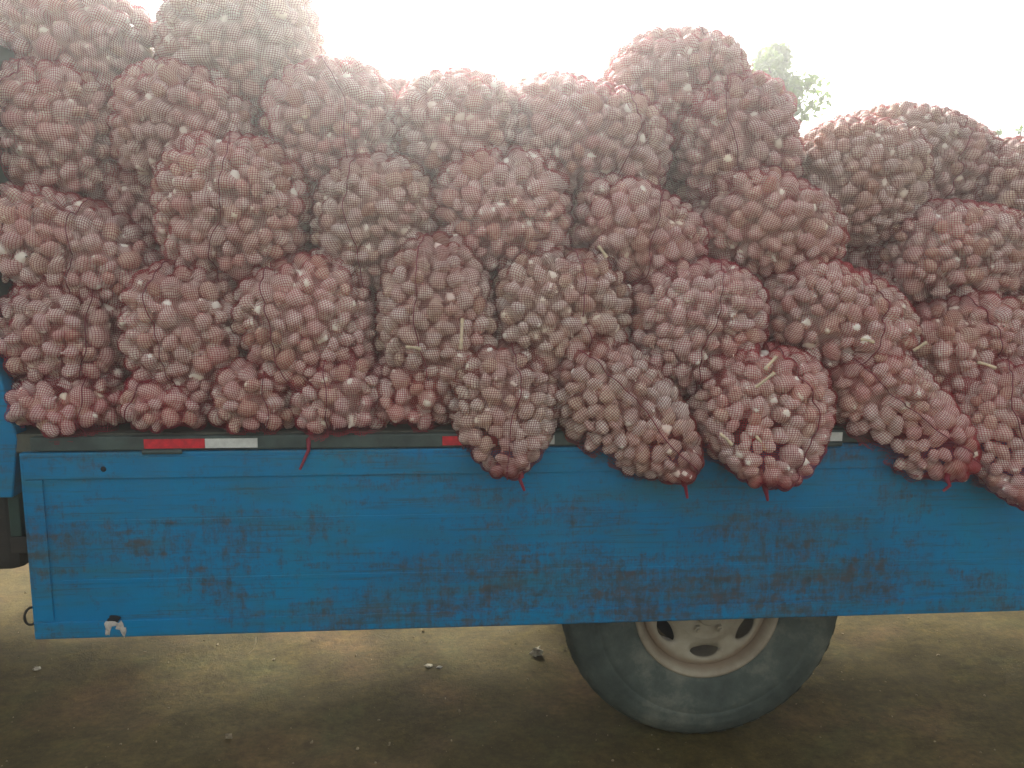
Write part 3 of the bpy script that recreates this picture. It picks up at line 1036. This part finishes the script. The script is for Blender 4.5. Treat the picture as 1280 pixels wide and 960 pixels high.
def tree(name, label, top_px, top_py, Y, crown_w, crown_h, seed, n=1600, size=0.05, group=None):
    rng = random.Random(seed)
    T = at(top_px, top_py, Y)
    root = thing(name, label, 'tree', (T.x, Y, 0), group)
    h = T.z
    tr = [(0, 0, -0.05), (0.03, 0.02, h * 0.35), (-0.02, 0, h * 0.7), (0.02, 0.02, h * 0.97)]
    parts = [tube_np(tr, [0.02 * h, 0.014 * h, 0.008 * h, 0.002 * h], 8)]
    cs, rs = [], []
    for k in range(12):
        z = h - crown_h * (k + 0.5) / 12
        a = rng.uniform(0, 6.28)
        wv = crown_w / 2 * (0.45 + 0.55 * math.sin(math.pi * min(1, (k + 1.5) / 10)))
        q = (math.cos(a) * wv * 0.7, math.sin(a) * wv * 0.7, z)
        parts.append(tube_np([(0, 0, z - 0.35 * crown_w), (q[0] * 0.5, q[1] * 0.5, z - 0.1), q], [0.005 * h, 0.004 * h, 0.0015 * h], 5))
        cs.append(q)
        rs.append(wv * rng.uniform(0.4, 0.65))
        cs.append((rng.uniform(-.2, .2) * wv, rng.uniform(-.2, .2) * wv, z))
        rs.append(wv * 0.4)
    link('trunk', mesh_np('trunk', *join(parts)), M['bark'], root)
    link('crown', mesh_np('crown', *leaf_cloud(cs, rs, n, size, seed), False), M['leaf'], root)
    return root


tree('young_tree', 'slim leafy tree showing in the notch right of the peak', 976, 60, 4.2, 0.72, 1.4, 3, 6500, 0.034)
tree('young_tree', 'tree whose leafy tip shows left of the domed sack', 768, 66, 4.6, 0.5, 1.5, 4, 800, 0.03)
tree('sapling', 'thin sapling tip above the right-hand hump', 1250, 160, 4.2, 0.13, 0.8, 5, 200, 0.024)
tree('sapling', 'sapling tip nearest the right edge of the picture', 1273, 158, 4.3, 0.13, 0.8, 6, 200, 0.024)

# shed seen in the top left corner
SY = 6.0
p0, p1 = at(-40, 100, SY), at(40, 30, SY)
shed = thing('shed', 'shed with corrugated wall and pale roof in the top left corner', 'building', (p0.x - 2, SY + 2, 0))
so = Vector((p0.x - 2, SY + 2, 0))
zw, zr0, zr1, zb = at(10, 31, SY).z, at(10, 31, SY).z, at(10, 20, SY).z, at(10, 10, SY).z
bm = bmesh.new()
xw0, xw1 = p0.x - 4, at(15, 60, SY).x
n = 60
for k in range(n):
    xa = xw0 + (xw1 - xw0) * k / n
    add_box(bm, (xa, SY + (0.02 if k % 2 else 0.0), 0), (xa + (xw1 - xw0) / n - 0.001, SY + 0.10, zw))
link('wall', mesh_bm('wall', bm), M['sheet'], shed, -so)
ro = box('roof', (xw0 - 0.2, SY - 0.25, zr0 + 0.002), (xw1 + 0.04, SY + 4, zr1), M['roofing'], shed)
ro.location = -so
fo = box('ridge_beam', (xw0 - 0.2, SY - 0.20, zr1 + 0.003), (xw1 + 0.02, SY - 0.1, zb), M['fascia'], shed)
fo.location = -so

# ------------------------------------------------------------------ litter on the ground
def scrap(name, label, cat, px, py, size, mat, seed, flat=0.5):
    p = at_z(px, py, 0.0)
    rng = np.random.default_rng(seed)
    bm = bmesh.new()
    bmesh.ops.create_icosphere(bm, subdivisions=2, radius=1)
    for v in bm.verts:
        q = np.array(v.co)
        k = 1 + 0.35 * math.sin(4 * q[0] + seed) * math.sin(5 * q[1] + 2 * seed) + 0.25 * rng.normal()
        v.co = Vector((q[0] * size * k, q[1] * size * 0.7 * k, (q[2] * flat * k + flat * 0.7) * size))
    z = float(ground_h(p.x, p.y))
    return tag(link(name, mesh_bm(name, bm), M[mat], None, (p.x, p.y, z)), label, cat)


scrap('crumpled_paper', 'crumpled pale scrap on the dirt left of the tyre', 'litter', 672, 820, 0.022, 'paper', 3, 0.7)
scrap('paper_scrap', 'flat pale scrap on the dirt below the board end', 'litter', 46, 835, 0.016, 'paper', 5, 0.25)
scrap('garlic_scrap', 'small shiny garlic scrap on the dirt under the middle', 'litter', 536, 837, 0.012, 'paper', 8, 0.4)
scrap('skin_flake', 'tiny pale flake beside the small shiny scrap', 'litter', 549, 838, 0.009, 'chip', 9, 0.4)
scrap('small_stone', 'small pale stone low in the foreground dirt', 'stone', 285, 918, 0.012, 'stone', 12, 0.7)

# grit: nobody could count it
rng = np.random.default_rng(5)
bm = bmesh.new()
bmesh.ops.create_icosphere(bm, subdivisions=1, radius=1)
bv = np.array([v.co[:] for v in bm.verts])
bf = np.array([[v.index for v in f_.verts] for f_ in bm.faces])
bm.free()
ng = 2600
gxx, gyy = rng.uniform(-2.2, 2.8, ng), rng.uniform(-1.3, 3.2, ng)
sz = 0.0012 + 0.0045 * rng.random(ng) ** 4
V = bv[None] * sz[:, None, None] * rng.uniform(0.6, 1.3, (ng, 1, 3)) * (1 + 0.25 * rng.normal(size=(ng, len(bv), 1)))
V += np.stack([gxx, gyy, ground_h(gxx, gyy) + sz * 0.2], -1)[:, None]
F = (bf[None] + (np.arange(ng) * len(bv))[:, None, None]).reshape(-1, 3)
tag(link('gravel', mesh_np('gravel', V.reshape(-1, 3), F, False), M['stone']), 'loose grit scattered over the packed dirt', None, None, 'stuff')

# ------------------------------------------------------------------ air volume added to imitate lens glare
GLARE = True
if GLARE:
    m = bpy.data.materials.new('glare_air')
    m.use_nodes = True
    t = m.node_tree
    t.nodes.remove(t.nodes['Principled BSDF'])
    pv_ = nd(t, 'ShaderNodeVolumePrincipled', Density=0.027, Anisotropy=0.9)
    pv_.inputs['Color'].default_value = (0.97, 0.97, 0.95, 1)
    t.links.new(pv_.outputs[0], t.nodes['Material Output'].inputs['Volume'])
    hz = box('glare_volume', (-72, -72, -1.1), (72, 72, 6.0), m, None, 0.0)
    tag(hz, None, None, None, 'stuff')
